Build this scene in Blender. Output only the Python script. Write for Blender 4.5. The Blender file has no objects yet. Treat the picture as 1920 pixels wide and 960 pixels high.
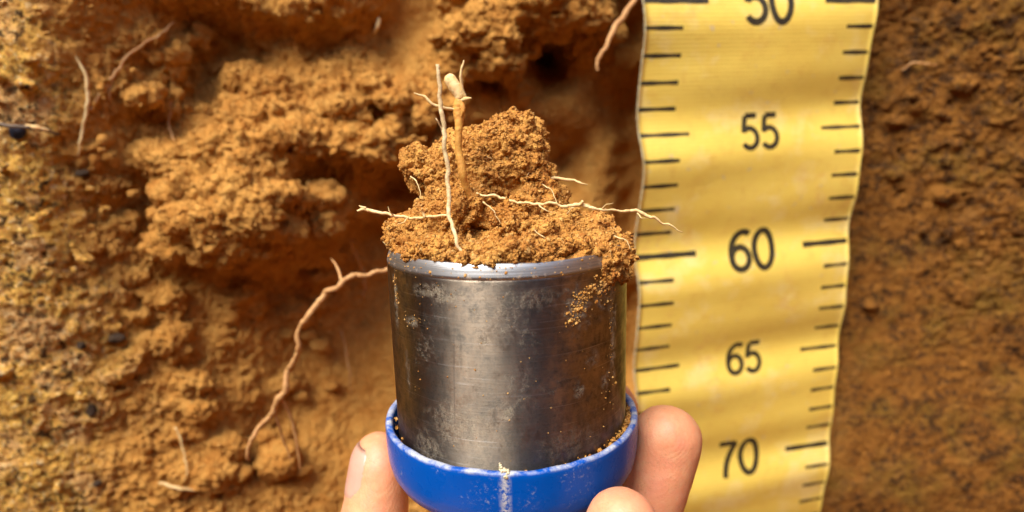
import bpy, bmesh, math, random
import numpy as np
from mathutils import Vector, Matrix

S = 0.01                      # the scene is laid out in centimetres, stored in metres
rng = np.random.default_rng(7)
random.seed(7)
scn = bpy.context.scene
COL = scn.collection

# ------------------------------------------------------------------ camera
F, PITCH, ROLL = 1194.7, 0.1953, -0.0213          # focal length in px of a 1920 wide frame
cp, sp, cr, sr = math.cos(PITCH), math.sin(PITCH), math.cos(ROLL), math.sin(ROLL)
FWD = np.array([0, cp, -sp]); _u = np.array([0, sp, cp]); _x = np.array([1.0, 0, 0])
RGT = _x * cr + _u * sr
UPV = _u * cr - _x * sr
cam_d = bpy.data.cameras.new('camera')
cam = bpy.data.objects.new('camera', cam_d); COL.objects.link(cam)
cam.matrix_world = Matrix((( RGT[0], UPV[0], -FWD[0], 0), (RGT[1], UPV[1], -FWD[1], 0), (RGT[2], UPV[2], -FWD[2], 0), (0, 0, 0, 1)))
cam_d.sensor_width = 36; cam_d.lens = 36 * F / 1920
cam_d.clip_start = 0.005; cam_d.clip_end = 3000
cam_d.dof.use_dof = True; cam_d.dof.focus_distance = 0.134; cam_d.dof.aperture_fstop = 11.5
scn.camera = cam

# ------------------------------------------------------------------ light
SUN_EL, SUN_AZ = math.radians(54), math.radians(-40)      # azimuth: to the left of straight behind the camera
to_sun = Vector((math.sin(SUN_AZ) * math.cos(SUN_EL), -math.cos(SUN_AZ) * math.cos(SUN_EL), math.sin(SUN_EL)))
w = bpy.data.worlds.new('World'); scn.world = w; w.use_nodes = True
wn = w.node_tree; sky = wn.nodes.new('ShaderNodeTexSky'); sky.sky_type = 'NISHITA'; sky.sun_disc = False
sky.sun_elevation = SUN_EL; sky.sun_rotation = math.atan2(to_sun.x, to_sun.y)
wn.links.new(sky.outputs[0], wn.nodes['Background'].inputs[0]); wn.nodes['Background'].inputs[1].default_value = 0.15
sun_d = bpy.data.lights.new('sun', 'SUN'); sun_d.energy = 3.0; sun_d.angle = math.radians(38); sun_d.color = (1, 0.92, 0.80)
sun = bpy.data.objects.new('sun', sun_d); COL.objects.link(sun)
sun.rotation_euler = to_sun.to_track_quat('Z', 'Y').to_euler()
scn.view_settings.view_transform = 'Standard'; scn.view_settings.look = 'None'
scn.view_settings.exposure = 1.3; scn.view_settings.gamma = 1

# ------------------------------------------------------------------ helpers
def ray(px, py):
    return FWD + (px - 960) / F * RGT - (py - 480) / F * UPV
def at(px, py, Y):                                   # where a sight line crosses the vertical plane y = Y cm
    d = ray(px, py); return d * (Y / d[1])

_P = np.random.default_rng(3).permutation(256); _P = np.concatenate([_P, _P, _P])
_G = np.random.default_rng(4).normal(size=(256, 3)); _G /= np.linalg.norm(_G, axis=1)[:, None]
def perlin(p):
    i = np.floor(p).astype(np.int64); f = p - i; i &= 255
    u = f * f * f * (f * (f * 6 - 15) + 10)
    out = np.zeros(len(p))
    for a in (0, 1):
        for b in (0, 1):
            for c in (0, 1):
                h = _P[_P[_P[(i[:, 0] + a) & 255] + ((i[:, 1] + b) & 255)] + ((i[:, 2] + c) & 255)]
                g = _G[h]
                dot = g[:, 0] * (f[:, 0] - a) + g[:, 1] * (f[:, 1] - b) + g[:, 2] * (f[:, 2] - c)
                wt = (u[:, 0] if a else 1 - u[:, 0]) * (u[:, 1] if b else 1 - u[:, 1]) * (u[:, 2] if c else 1 - u[:, 2])
                out += wt * dot
    return out * 1.6
def fbm(p, n=4, lac=2.1, g=0.5):
    o = 0; a = 1; q = np.asarray(p, float)
    for k in range(n):
        o = o + a * perlin(q + 17.3 * k); q = q * lac; a *= g
    return o
_R = np.random.default_rng(5).random((256, 3))
def worley(p):
    i = np.floor(p).astype(np.int64); best = np.full(len(p), 9.0)
    for a in (-1, 0, 1):
        for b in (-1, 0, 1):
            for c in (-1, 0, 1):
                q = i + (a, b, c); m = q & 255
                h = _P[_P[_P[m[:, 0]] + m[:, 1]] + m[:, 2]]
                d = ((q + _R[h] - p) ** 2).sum(1); best = np.minimum(best, d)
    return np.sqrt(best)

_D = np.random.default_rng(6).normal(size=(256, 3))
def facets(p, k=0.9):                                # angular clods: every cell a tilted plane of its own
    i = np.floor(p).astype(np.int64); best = np.full(len(p), 9.0); out = np.zeros(len(p))
    for a in (-1, 0, 1):
        for b in (-1, 0, 1):
            for c in (-1, 0, 1):
                q = i + (a, b, c); m = q & 255
                h = _P[_P[_P[m[:, 0]] + m[:, 1]] + m[:, 2]]
                v = p - (q + _R[h]); d = (v ** 2).sum(1); t = d < best
                best = np.where(t, d, best); out = np.where(t, k * (v * _D[h]).sum(1) * .6 + (_R[h, 1] - .5), out)
    return out

def mesh_np(name, V, Fc, smooth=True):               # V in cm, faces as (n,3|4) array or a list
    me = bpy.data.meshes.new(name)
    V = np.asarray(V, float)
    if isinstance(Fc, np.ndarray):
        n, k = Fc.shape
        me.vertices.add(len(V)); me.vertices.foreach_set('co', (V * S).ravel())
        me.loops.add(n * k); me.loops.foreach_set('vertex_index', Fc.ravel().astype(np.int32))
        me.polygons.add(n); me.polygons.foreach_set('loop_start', np.arange(0, n * k, k, dtype=np.int32))
        me.update(calc_edges=True)
    else:
        me.from_pydata([tuple(v * S) for v in V], [], Fc)
    me.polygons.foreach_set('use_smooth', np.full(len(me.polygons), smooth))
    me.update()
    return me
def link(name, me, mat=None, parent=None, label=None, cat=None, group=None, kind=None):
    o = bpy.data.objects.new(name, me); COL.objects.link(o)
    if mat is not None and me is not None: me.materials.append(mat)
    if parent is not None: o.parent = parent
    if label: o['label'] = label
    if cat: o['category'] = cat
    if group: o['group'] = group
    if kind: o['kind'] = kind
    return o
def root_empty(name, loc, label, cat, group=None):
    o = bpy.data.objects.new(name, None); COL.objects.link(o); o.empty_display_size = 0.01
    o['label'] = label; o['category'] = cat
    if group: o['group'] = group
    o.location = Vector(loc) * S
    return o
def under(parent, o):                                # parts are modelled in world space; keep them there
    o.parent = parent
    o.matrix_parent_inverse = Matrix.Translation(-parent.location)
    return o
def attr(me, name, vals):
    a = me.attributes.new(name, 'FLOAT', 'POINT'); a.data.foreach_set('value', np.asarray(vals, np.float32))
def grid_faces(nu, nv, wrap=False):
    i, j = np.meshgrid(np.arange(nu - (0 if wrap else 1)), np.arange(nv - 1), indexing='ij')
    i2 = (i + 1) % nu
    return np.stack([i * nv + j, i2 * nv + j, i2 * nv + j + 1, i * nv + j + 1], -1).reshape(-1, 4)

def ico(sub):
    bm = bmesh.new(); bmesh.ops.create_icosphere(bm, subdivisions=sub, radius=1)
    V = np.array([v.co[:] for v in bm.verts]); Fc = np.array([[v.index for v in f.verts] for f in bm.faces]); bm.free()
    return V, Fc
ICO1, ICO2, ICO3 = ico(1), ico(2), ico(3)
def join(parts):
    Vs, Fs, n = [], [], 0
    for V, Fc in parts:
        Vs.append(V); Fs.append(Fc + n); n += len(V)
    return np.concatenate(Vs), np.concatenate(Fs)
def ellipsoid(c, r):
    return np.asarray(c) + ICO3[0] * np.asarray(r), ICO3[1]
def remesh(parts, voxel):                            # one watertight skin round many overlapping solids
    Vs, Fl, n = [], [], 0
    for V, Fc in parts:
        Vs.append(np.asarray(V)); Fl += [tuple(int(q) + n for q in f) for f in Fc]; n += len(V)
    me = bpy.data.meshes.new('tmp'); me.from_pydata(np.concatenate(Vs).tolist(), [], Fl); me.update()
    o = bpy.data.objects.new('tmp', me); COL.objects.link(o)
    m = o.modifiers.new('r', 'REMESH'); m.mode = 'VOXEL'; m.voxel_size = voxel
    dg = bpy.context.evaluated_depsgraph_get(); ev = o.evaluated_get(dg); e = ev.to_mesh()
    V = np.empty(len(e.vertices) * 3); e.vertices.foreach_get('co', V)
    k = np.empty(len(e.loops), np.int32); e.loops.foreach_get('vertex_index', k)
    V = V.reshape(-1, 3); Fc = k.reshape(-1, 4).copy()
    ev.to_mesh_clear(); bpy.data.objects.remove(o); bpy.data.meshes.remove(me)
    return V, Fc
def normals(V, Fc):
    a, b, c, d = (V[Fc[:, k]] for k in range(4))
    n = np.cross(c - a, d - b); N = np.zeros_like(V)
    for k in range(4): np.add.at(N, Fc[:, k], n)
    return N / (np.linalg.norm(N, axis=1)[:, None] + 1e-12)
def relax(V, Fc, it=2, f=0.5):
    for _ in range(it):
        A = np.zeros_like(V); C = np.zeros(len(V))
        for k in range(4):
            for s in (1, 3):
                np.add.at(A, Fc[:, k], V[Fc[:, (k + s) % 4]]); np.add.at(C, Fc[:, k], 1)
        V = V * (1 - f) + f * A / C[:, None]
    return V
def scatter(V, Fc, N, n, prob=None, seed=1):         # area weighted points on a quad mesh
    r = np.random.default_rng(seed)
    a = np.linalg.norm(np.cross(V[Fc[:, 2]] - V[Fc[:, 0]], V[Fc[:, 3]] - V[Fc[:, 1]]), axis=1)
    if prob is not None: a = a * prob(V[Fc].mean(1), N[Fc[:, 0]])
    f = r.choice(len(Fc), n, p=a / a.sum()); u = r.random((n, 1)); v = r.random((n, 1)); q = V[Fc[f]]
    P = (q[:, 0] * (1 - u) + q[:, 1] * u) * (1 - v) + (q[:, 3] * (1 - u) + q[:, 2] * u) * v
    return P, N[Fc[f, 0]]
def crumbs(P, R, base, seed=2, rough=0.28, lift=None):     # irregular grains joined into one mesh
    r = np.random.default_rng(seed); bV, bF = base; n = len(P)
    nv = 24; var = []
    for k in range(nv):
        d = bV * (1 + rough * 1.3 * perlin(bV * 1.3 + 9.1 * k)[:, None] + rough * 0.7 * perlin(bV * 2.9 + 5.3 * k)[:, None])
        d = d * r.uniform(0.55, 1.3, 3)
        q = r.normal(size=(3, 3)); q, _ = np.linalg.qr(q); var.append(d @ q)
    var = np.array(var)
    V = var[r.integers(0, nv, n)] * np.asarray(R)[:, None, None] + P[:, None, :]
    Fc = bF[None] + (np.arange(n) * len(bV))[:, None, None]
    return V.reshape(-1, 3), Fc.reshape(-1, bF.shape[1]), np.repeat(r.random(n), len(bV))

# ------------------------------------------------------------------ materials
class NT:
    def __init__(s, name, rough=0.9):
        s.m = bpy.data.materials.new(name); s.m.use_nodes = True; s.t = s.m.node_tree
        s.b = s.t.nodes['Principled BSDF']; s.b.inputs['Roughness'].default_value = rough
        s.co = s.t.nodes.new('ShaderNodeTexCoord').outputs['Object']
    def n(s, typ, **kw):
        o = s.t.nodes.new('ShaderNode' + typ)
        for k, v in kw.items(): setattr(o, k, v)
        return o
    def put(s, v, sock):
        if isinstance(v, bpy.types.NodeSocket): s.t.links.new(v, sock)
        elif v is not None:
            if isinstance(v, (tuple, list)) and len(v) == 3 and sock.type == 'RGBA': v = (*v, 1)
            sock.default_value = v
    def noise(s, scale, detail=4, rough=0.55, vec=None, dist=0):
        o = s.n('TexNoise'); s.put(vec or s.co, o.inputs['Vector']); o.inputs['Scale'].default_value = scale
        o.inputs['Detail'].default_value = detail; o.inputs['Roughness'].default_value = rough; o.inputs['Distortion'].default_value = dist
        return o.outputs['Fac']
    def voro(s, scale, vec=None, feature='F1'):
        o = s.n('TexVoronoi', feature=feature); s.put(vec or s.co, o.inputs['Vector']); o.inputs['Scale'].default_value = scale
        return o.outputs['Distance']
    def math(s, op, a, b=None, c=None):
        o = s.n('Math', operation=op)
        for k, v in enumerate((a, b, c)): s.put(v, o.inputs[k])
        return o.outputs[0]
    def rng(s, v, a, b, c=0.0, d=1.0):
        o = s.n('MapRange'); s.put(v, o.inputs[0])
        for k, q in enumerate((a, b, c, d)): o.inputs[k + 1].default_value = q
        return o.outputs[0]
    def mix(s, f, a, b, mode='MIX'):
        o = s.n('Mix', data_type='RGBA', blend_type=mode); s.put(f, o.inputs[0]); s.put(a, o.inputs[6]); s.put(b, o.inputs[7]); return o.outputs[2]
    def att(s, name):
        o = s.n('Attribute'); o.attribute_name = name; return o.outputs['Fac']
    def scale(s, v):
        o = s.n('Mapping'); s.put(s.co, o.inputs[0]); o.inputs['Scale'].default_value = v; return o.outputs[0]
    def bump(s, h, strength=0.5, dist=0.001, prev=None):
        o = s.n('Bump'); s.put(h, o.inputs['Height']); o.inputs['Strength'].default_value = strength; o.inputs['Distance'].default_value = dist
        if prev is not None: s.put(prev, o.inputs['Normal'])
        return o.outputs[0]
    def out(s, color=None, rough=None, normal=None, **kw):
        s.put(color, s.b.inputs['Base Color']); s.put(rough, s.b.inputs['Roughness'])
        if normal is not None: s.put(normal, s.b.inputs['Normal'])
        for k, v in kw.items(): s.put(v, s.b.inputs[k.replace('_', ' ')])
        return s.m

def soil_wall_material():
    t = NT('pit_soil', 0.95)
    big = t.noise(28, 4, 0.6); mid = t.noise(150, 5, 0.7); fine = t.noise(800, 4, 0.75)
    c = t.mix(t.rng(big, 0.35, 0.65), (0.67, 0.32, 0.068), (0.57, 0.238, 0.045))
    c = t.mix(t.rng(mid, 0.40, 0.66), c, (0.74, 0.39, 0.095))
    # yellow, black speckled earth on the left and browner mottled earth on the right
    y = t.mix(t.rng(mid, 0.35, 0.62), (0.88, 0.56, 0.12), (0.78, 0.41, 0.08))
    y = t.mix(t.rng(t.noise(60, 3, 0.6), 0.5, 0.62), y, (0.80, 0.47, 0.17))
    y = t.mix(t.rng(t.noise(420, 3, 0.7), 0.53, 0.63), y, (0.46, 0.20, 0.045))
    y = t.mix(t.rng(t.noise(520, 3, 0.7), 0.57, 0.64), y, (0.88, 0.66, 0.32))
    b = t.mix(t.rng(mid, 0.38, 0.62), (0.30, 0.128, 0.022), (0.185, 0.072, 0.012))
    b = t.mix(t.rng(t.noise(38, 3, 0.6), 0.48, 0.64), b, (0.20, 0.108, 0.017))
    b = t.mix(t.rng(t.noise(75, 4, 0.65), 0.55, 0.68, 0, .8), b, (0.31, 0.145, 0.034))
    b = t.mix(t.rng(t.noise(210, 4, 0.7), 0.56, 0.66, 0, .85), b, (0.055, 0.024, 0.008))
    b = t.mix(t.math('MULTIPLY', t.rng(t.noise(150, 5, 0.7), 0.53, 0.60), t.rng(t.noise(26, 4, 0.65), 0.42, 0.58)), b, (0.035, 0.018, 0.007))
    c = t.mix(t.att('yellow'), c, y); c = t.mix(t.att('brown'), c, b)
    sp1 = t.math('MULTIPLY', t.rng(t.noise(330, 4, 0.65), 0.54, 0.575), t.rng(t.noise(50, 4, 0.65), 0.39, 0.52))
    sp1 = t.math('MULTIPLY', sp1, t.math('MAXIMUM', t.att('yellow'), t.math('MAXIMUM', t.math('MULTIPLY', t.att('brown'), 0.9), 0.15)))
    c = t.mix(t.math('MULTIPLY', sp1, 0.92), c, (0.035, 0.020, 0.012))
    c = t.mix(t.rng(fine, 0.44, 0.74, 0, 0.45), c, (0.36, 0.135, 0.026))
    c = t.mix(t.math('MULTIPLY', t.rng(t.att('rnd'), 0.55, 1.0, 0, 0.5), t.math('SUBTRACT', 1.0, t.att('brown'))), c, (0.82, 0.51, 0.16))
    h = t.math('ADD', t.math('MULTIPLY', fine, 0.6), t.noise(260, 5, 0.75))
    return t.out(c, 0.95, t.bump(h, 1.0, 0.0028), Specular_IOR_Level=0.15)
def soil_core_material():
    t = NT('core_soil', 0.95)
    big = t.noise(90, 4, 0.6); mid = t.noise(420, 5, 0.65); fine = t.noise(2200, 3, 0.7)
    c = t.mix(t.rng(big, 0.38, 0.62), (0.58, 0.26, 0.052), (0.70, 0.37, 0.09))
    c = t.mix(t.rng(mid, 0.42, 0.68, 0, .8), c, (0.37, 0.125, 0.025))
    c = t.mix(t.rng(t.att('rnd'), 0.0, 0.4, 0.6, 0), c, (0.28, 0.085, 0.016))
    c = t.mix(t.rng(t.att('rnd'), 0.7, 1.0, 0, 0.7), c, (0.74, 0.46, 0.16))
    return t.out(c, 0.95, t.bump(t.math('ADD', fine, mid), 1.0, 0.0007), Specular_IOR_Level=0.15)
def plain_soil(name, c1, c2, sc):
    t = NT(name, 0.95); n = t.noise(sc, 6, 0.65)
    return t.out(t.mix(t.rng(n, 0.35, 0.65), c1, c2), 0.95, t.bump(t.noise(sc * 5, 6, 0.7), 0.8, 0.01), Specular_IOR_Level=0.15)
M_WALL = soil_wall_material(); M_CORE = soil_core_material()
M_PIT = plain_soil('pit_side_soil', (0.46, 0.20, 0.05), (0.33, 0.13, 0.03), 12)
M_GROUND = plain_soil('ground_soil', (0.30, 0.17, 0.07), (0.16, 0.13, 0.04), 3)

def metal_material():
    t = NT('ring_metal', 0.45)
    br = t.noise(60, 4, 0.6, t.scale((1, 1, 30))); br2 = t.noise(200, 3, 0.6, t.scale((0.6, 0.6, 18)))
    st = t.noise(130, 4, 0.65, t.scale((1, 1, 0.35))); mott = t.noise(300, 5, 0.75)
    c = t.mix(t.rng(st, 0.40, 0.62), (0.30, 0.25, 0.192), (0.175, 0.15, 0.12))
    c = t.mix(t.rng(mott, 0.44, 0.66, 0, 0.85), c, (0.105, 0.097, 0.085))
    c = t.mix(t.rng(br2, 0.5, 0.75, 0, 0.4), c, (0.31, 0.275, 0.23))
    film = t.math('MULTIPLY', t.rng(t.noise(900, 5, 0.8), 0.52, 0.68), t.rng(t.noise(75, 4, 0.6), 0.50, 0.70))
    patch = t.math('MULTIPLY', t.att('patch'), t.rng(t.noise(900, 5, 0.8), 0.44, 0.60))
    dirt = t.math('MAXIMUM', t.math('MULTIPLY', film, 0.3), patch)
    c = t.mix(dirt, c, t.mix(t.noise(200), (0.46, 0.35, 0.18), (0.36, 0.35, 0.26)))
    dn = t.rng(t.noise(1600, 3, 0.7), 0.60, 0.70); c = t.mix(t.math('MULTIPLY', dn, 0.5), c, (0.06, 0.055, 0.05))
    drip = t.math('MULTIPLY', t.rng(t.noise(420, 5, 0.7, t.scale((1, 1, 0.22))), 0.54, 0.64), t.rng(t.noise(70, 3, 0.6), 0.45, 0.6)); c = t.mix(t.math('MULTIPLY', drip, 0.7), c, (0.07, 0.066, 0.058))
    ls = t.rng(t.noise(45, 3, 0.6, t.scale((1, 1, 60)), 0.3), 0.64, 0.68); c = t.mix(t.math('MULTIPLY', ls, 0.45), c, (0.45, 0.43, 0.40))
    scr = t.rng(t.noise(90, 2, 0.5, t.scale((4, 4, 0.25)), 1.0), 0.70, 0.715)
    c = t.mix(t.math('MULTIPLY', scr, 0.4), c, (0.09, 0.085, 0.08))
    r = t.math('ADD', t.rng(mott, 0.3, 0.7, 0.36, 0.60), t.math('MULTIPLY', dirt, 0.4))
    nrm = t.bump(t.math('ADD', br, br2), 0.07, 0.0004)
    nrm = t.bump(dirt, 0.5, 0.0003, nrm)
    return t.out(c, r, nrm, Metallic=t.rng(dirt, 0, 1, 1, 0), Anisotropic=0.92, Anisotropic_Rotation=0.25, Tangent=t.n('Tangent', direction_type='RADIAL', axis='Z').outputs[0])
def edge_material():
    t = NT('bright_cut_edge', 0.35)
    l = t.noise(50, 4, 0.6, t.scale((1, 1, 45)))
    c = t.mix(t.rng(l, 0.4, 0.62), (0.42, 0.425, 0.43), (0.26, 0.265, 0.27))
    d = t.rng(t.noise(500, 5, 0.75), 0.56, 0.68)
    c = t.mix(t.math('MULTIPLY', d, 0.7), c, (0.45, 0.30, 0.13))
    return t.out(c, t.rng(l, 0.3, 0.7, 0.38, 0.55), t.bump(l, 0.15, 0.0003), Metallic=t.rng(d, 0, 1, 1, 0.2))
def cap_material():
    t = NT('blue_plastic', 0.33)
    c = t.mix(t.noise(60, 3), (0.0, 0.056, 0.31), (0.0, 0.074, 0.39))
    wear = t.math('MULTIPLY', t.rng(t.noise(1300, 4, 0.7), 0.56, 0.70), t.rng(t.noise(110, 4, 0.6), 0.50, 0.66))
    c = t.mix(t.math('MULTIPLY', wear, 0.45), c, (0.42, 0.42, 0.40))
    worn = t.math('MULTIPLY', t.att('rim'), t.rng(t.noise(260, 5, 0.7), 0.40, 0.62))
    c = t.mix(t.math('MULTIPLY', worn, 0.75), c, (0.60, 0.60, 0.52))
    sc = t.math('MULTIPLY', t.att('scuff'), t.rng(t.noise(1500, 4, 0.7), 0.40, 0.56))
    c = t.mix(t.math('MULTIPLY', sc, 0.85), c, (0.55, 0.53, 0.47))
    return t.out(c, t.math('ADD', t.rng(t.noise(500, 3), 0.3, 0.7, 0.24, 0.36), t.math('MULTIPLY', wear, 0.4)), t.bump(t.noise(1600, 4), 0.08, 0.0003), Specular_IOR_Level=0.15)
def tape_material():
    t = NT('yellow_tape', 0.42)
    big = t.noise(35, 4, 0.6); med = t.noise(140, 4, 0.65)
    c = t.mix(t.rng(big, 0.35, 0.65), (0.79, 0.61, 0.125), (0.75, 0.55, 0.10))
    c = t.mix(t.rng(med, 0.55, 0.75, 0, 0.55), c, (0.66, 0.42, 0.08))
    c = t.mix(t.math('MULTIPLY', t.rng(t.noise(900, 4, 0.7), 0.56, 0.7), t.rng(t.noise(60, 3), 0.5, 0.65, 0, 0.55)), c, (0.50, 0.30, 0.09))
    c = t.mix(t.rng(t.noise(55, 4, 0.65), 0.52, 0.68, 0, 0.5), c, (0.82, 0.70, 0.36))
    c = t.mix(t.math('MULTIPLY', t.rng(t.noise(1500, 4, 0.75), 0.52, 0.66), t.rng(t.noise(40, 4, 0.65), 0.46, 0.66, 0, 0.45)), c, (0.52, 0.30, 0.10))
    wv = t.n('TexWave', wave_type='BANDS', bands_direction='Y'); t.t.links.new(t.n('UVMap').outputs[0], wv.inputs['Vector'])
    wv.inputs['Scale'].default_value = 2.0; wv.inputs['Distortion'].default_value = 0.15
    c = t.mix(t.math('MULTIPLY', t.rng(t.noise(180, 5, 0.7, None, 0.8), 0.50, 0.66), t.rng(t.noise(32, 3, 0.6), 0.54, 0.66, 0, 0.6)), c, (0.66, 0.36, 0.13))
    c = t.mix(t.rng(t.noise(260, 2, 0.5), 0.70, 0.73, 0, 0.5), c, (0.45, 0.42, 0.38))
    wx = t.n('TexWave', wave_type='BANDS', bands_direction='X'); t.t.links.new(t.n('UVMap').outputs[0], wx.inputs['Vector']); wx.inputs['Scale'].default_value = 2.2
    c = t.mix(t.math('MULTIPLY', wv.outputs['Fac'], 0.32), c, (0.60, 0.38, 0.06))
    nrm = t.bump(t.math('ADD', wv.outputs['Fac'], t.math('MULTIPLY', wx.outputs['Fac'], 0.3)), 0.14, 0.0003)
    nrm = t.bump(big, 0.25, 0.002, nrm); nrm = t.bump(t.noise(70, 4, 0.6, t.scale((0.5, 0.5, 1.6)), 0.8), 0.10, 0.0015, nrm)
    return t.out(c, t.rng(med, 0.3, 0.7, 0.28, 0.46), nrm, Specular_IOR_Level=0.6)
def ink_material():
    t = NT('black_ink', 0.5)
    n = t.noise(800, 4, 0.7)
    return t.out(t.mix(t.rng(n, 0.42, 0.72), (0.014, 0.013, 0.010), (0.07, 0.055, 0.02)), 0.5)
def skin_material():
    t = NT('skin', 0.46)
    big = t.noise(70, 3, 0.55); med = t.noise(500, 4, 0.6)
    c = t.mix(t.rng(big, 0.35, 0.65), (0.66, 0.325, 0.165), (0.64, 0.265, 0.14))
    c = t.mix(t.att('flush'), c, (0.66, 0.255, 0.135))
    c = t.mix(t.rng(med, 0.45, 0.75, 0, 0.5), c, (0.66, 0.39, 0.21))
    c = t.mix(t.rng(t.noise(140, 4, 0.6), 0.5, 0.7, 0, 0.5), c, (0.64, 0.25, 0.16))
    dirt = t.math('MULTIPLY', t.rng(t.noise(1800, 4, 0.7), 0.54, 0.66), t.rng(t.noise(150, 3), 0.44, 0.6))
    c = t.mix(t.math('MULTIPLY', dirt, 0.6), c, (0.34, 0.16, 0.06))
    wv = t.n('TexWave', wave_type='RINGS', rings_direction='SPHERICAL'); t.put(t.co, wv.inputs[0]); wv.inputs['Scale'].default_value = 640
    wv.inputs['Distortion'].default_value = 6; wv.inputs['Detail'].default_value = 1; wv.inputs['Detail Scale'].default_value = 0.25
    n1 = t.bump(t.rng(t.voro(1300, t.scale((1, 1, .7)), 'DISTANCE_TO_EDGE'), 0, .12), 0.16, 0.00022)
    n1 = t.bump(wv.outputs['Fac'], 0.10, 0.0002, n1)
    n1 = t.bump(t.noise(220, 4), 0.08, 0.0006, n1)
    t.b.subsurface_method = 'RANDOM_WALK'
    m = t.out(c, t.rng(med, 0.3, 0.7, 0.40, 0.55), n1, Subsurface_Weight=0.35, Subsurface_Scale=0.004, Specular_IOR_Level=0.45)
    t.b.inputs['Subsurface Radius'].default_value = (1.0, 0.35, 0.18)
    return m
def nail_material():
    t = NT('nail', 0.28)
    return t.out(t.mix(t.noise(180, 3), (0.60, 0.33, 0.25), (0.55, 0.29, 0.22)), 0.3, t.bump(t.noise(120, 3, 0.5, t.scale((6, 6, 0.6))), 0.1, 0.0004), Subsurface_Weight=0.2, Subsurface_Scale=0.003)
def root_material(name, c1, c2, sc=300, rough=0.7):
    t = NT(name, rough)
    n = t.noise(sc, 5, 0.7); f = t.noise(sc * 5, 4, 0.7)
    c = t.mix(t.rng(n, 0.36, 0.64), c1, c2)
    c = t.mix(t.rng(f, 0.58, 0.75, 0, 0.6), c, (0.35, 0.16, 0.045))
    return t.out(c, rough, t.bump(f, 0.5, 0.0004), Subsurface_Weight=0.1, Subsurface_Scale=0.002)
M_METAL, M_EDGE, M_CAP, M_TAPE, M_INK, M_SKIN, M_NAIL = metal_material(), edge_material(), cap_material(), tape_material(), ink_material(), skin_material(), nail_material()
M_RPALE = root_material('pale_root', (0.78, 0.59, 0.29), (0.60, 0.39, 0.15))
M_RSTRAW = root_material('straw_root', (0.70, 0.53, 0.28), (0.42, 0.29, 0.13), 500)
M_RORANGE = root_material('orange_root', (0.74, 0.40, 0.075), (0.56, 0.24, 0.04))
M_RCREAM = root_material('cream_root_tip', (0.86, 0.66, 0.34), (0.74, 0.44, 0.14))
M_RWALL = root_material('wall_root', (0.55, 0.31, 0.12), (0.36, 0.165, 0.045), 260)
M_DARK = root_material('dark_twig', (0.05, 0.035, 0.025), (0.12, 0.08, 0.05), 300)
M_STONE = plain_soil('dark_pebble', (0.07, 0.05, 0.04), (0.19, 0.12, 0.07), 500)
M_BLUESTONE = plain_soil('blue_grey_pebble', (0.09, 0.11, 0.17), (0.04, 0.04, 0.055), 500)

# ------------------------------------------------------------------ the pit: ground, floor and the sides the light bounces off
def rough_sheet(name, o, eu, ev, nu, nv, amp, nrm, mat, kind='structure'):
    o, eu, ev, nrm = (np.array(q, float) for q in (o, eu, ev, nrm))
    a, b = np.meshgrid(np.linspace(0, 1, nu), np.linspace(0, 1, nv), indexing='ij')
    V = o + a.reshape(-1, 1) * eu + b.reshape(-1, 1) * ev
    V = V + nrm * (amp * fbm(V / 9.0, 5))[:, None]
    return link(name, mesh_np(name, V, grid_faces(nu, nv)), mat, kind=kind)
PX0, PX1, PY0, PY1, ZF, ZT = -68.0, 46.0, -75.0, 34.0, -60.0, 52.0
rough_sheet('pit_floor', (PX0 - 3, PY0 - 3, ZF), (PX1 - PX0 + 6, 0, 0), (0, PY1 - PY0 + 6, 0), 120, 120, 2.0, (0, 0, 1), M_PIT)
rough_sheet('pit_wall_left', (PX0, PY0 - 3, ZF - 2), (0, PY1 - PY0 + 6, 0), (0, 0, ZT - ZF + 2), 110, 120, 1.2, (1, 0, 0), M_PIT)
rough_sheet('pit_wall_right', (PX1, PY0 - 3, ZF - 2), (0, PY1 - PY0 + 6, 0), (0, 0, ZT - ZF + 2), 110, 120, 1.2, (-1, 0, 0), M_PIT)
rough_sheet('pit_wall_near', (PX0 - 3, PY0, ZF - 2), (PX1 - PX0 + 6, 0, 0), (0, 0, ZT - ZF + 2), 110, 120, 1.2, (0, 1, 0), M_PIT)
B = 60000.0
gv = np.array([(-B, -B, 0), (B, -B, 0), (B, B, 0), (-B, B, 0), (PX0 - 1, PY0 - 1, 0), (PX1 + 1, PY0 - 1, 0), (PX1 + 1, 26.5, 0), (PX0 - 1, 26.5, 0)]) + (0, 0, ZT - 0.6)
link('ground', mesh_np('ground', gv, np.array([(0, 1, 5, 4), (1, 2, 6, 5), (2, 3, 7, 6), (3, 0, 4, 7)]), False), M_GROUND, kind='structure')

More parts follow.
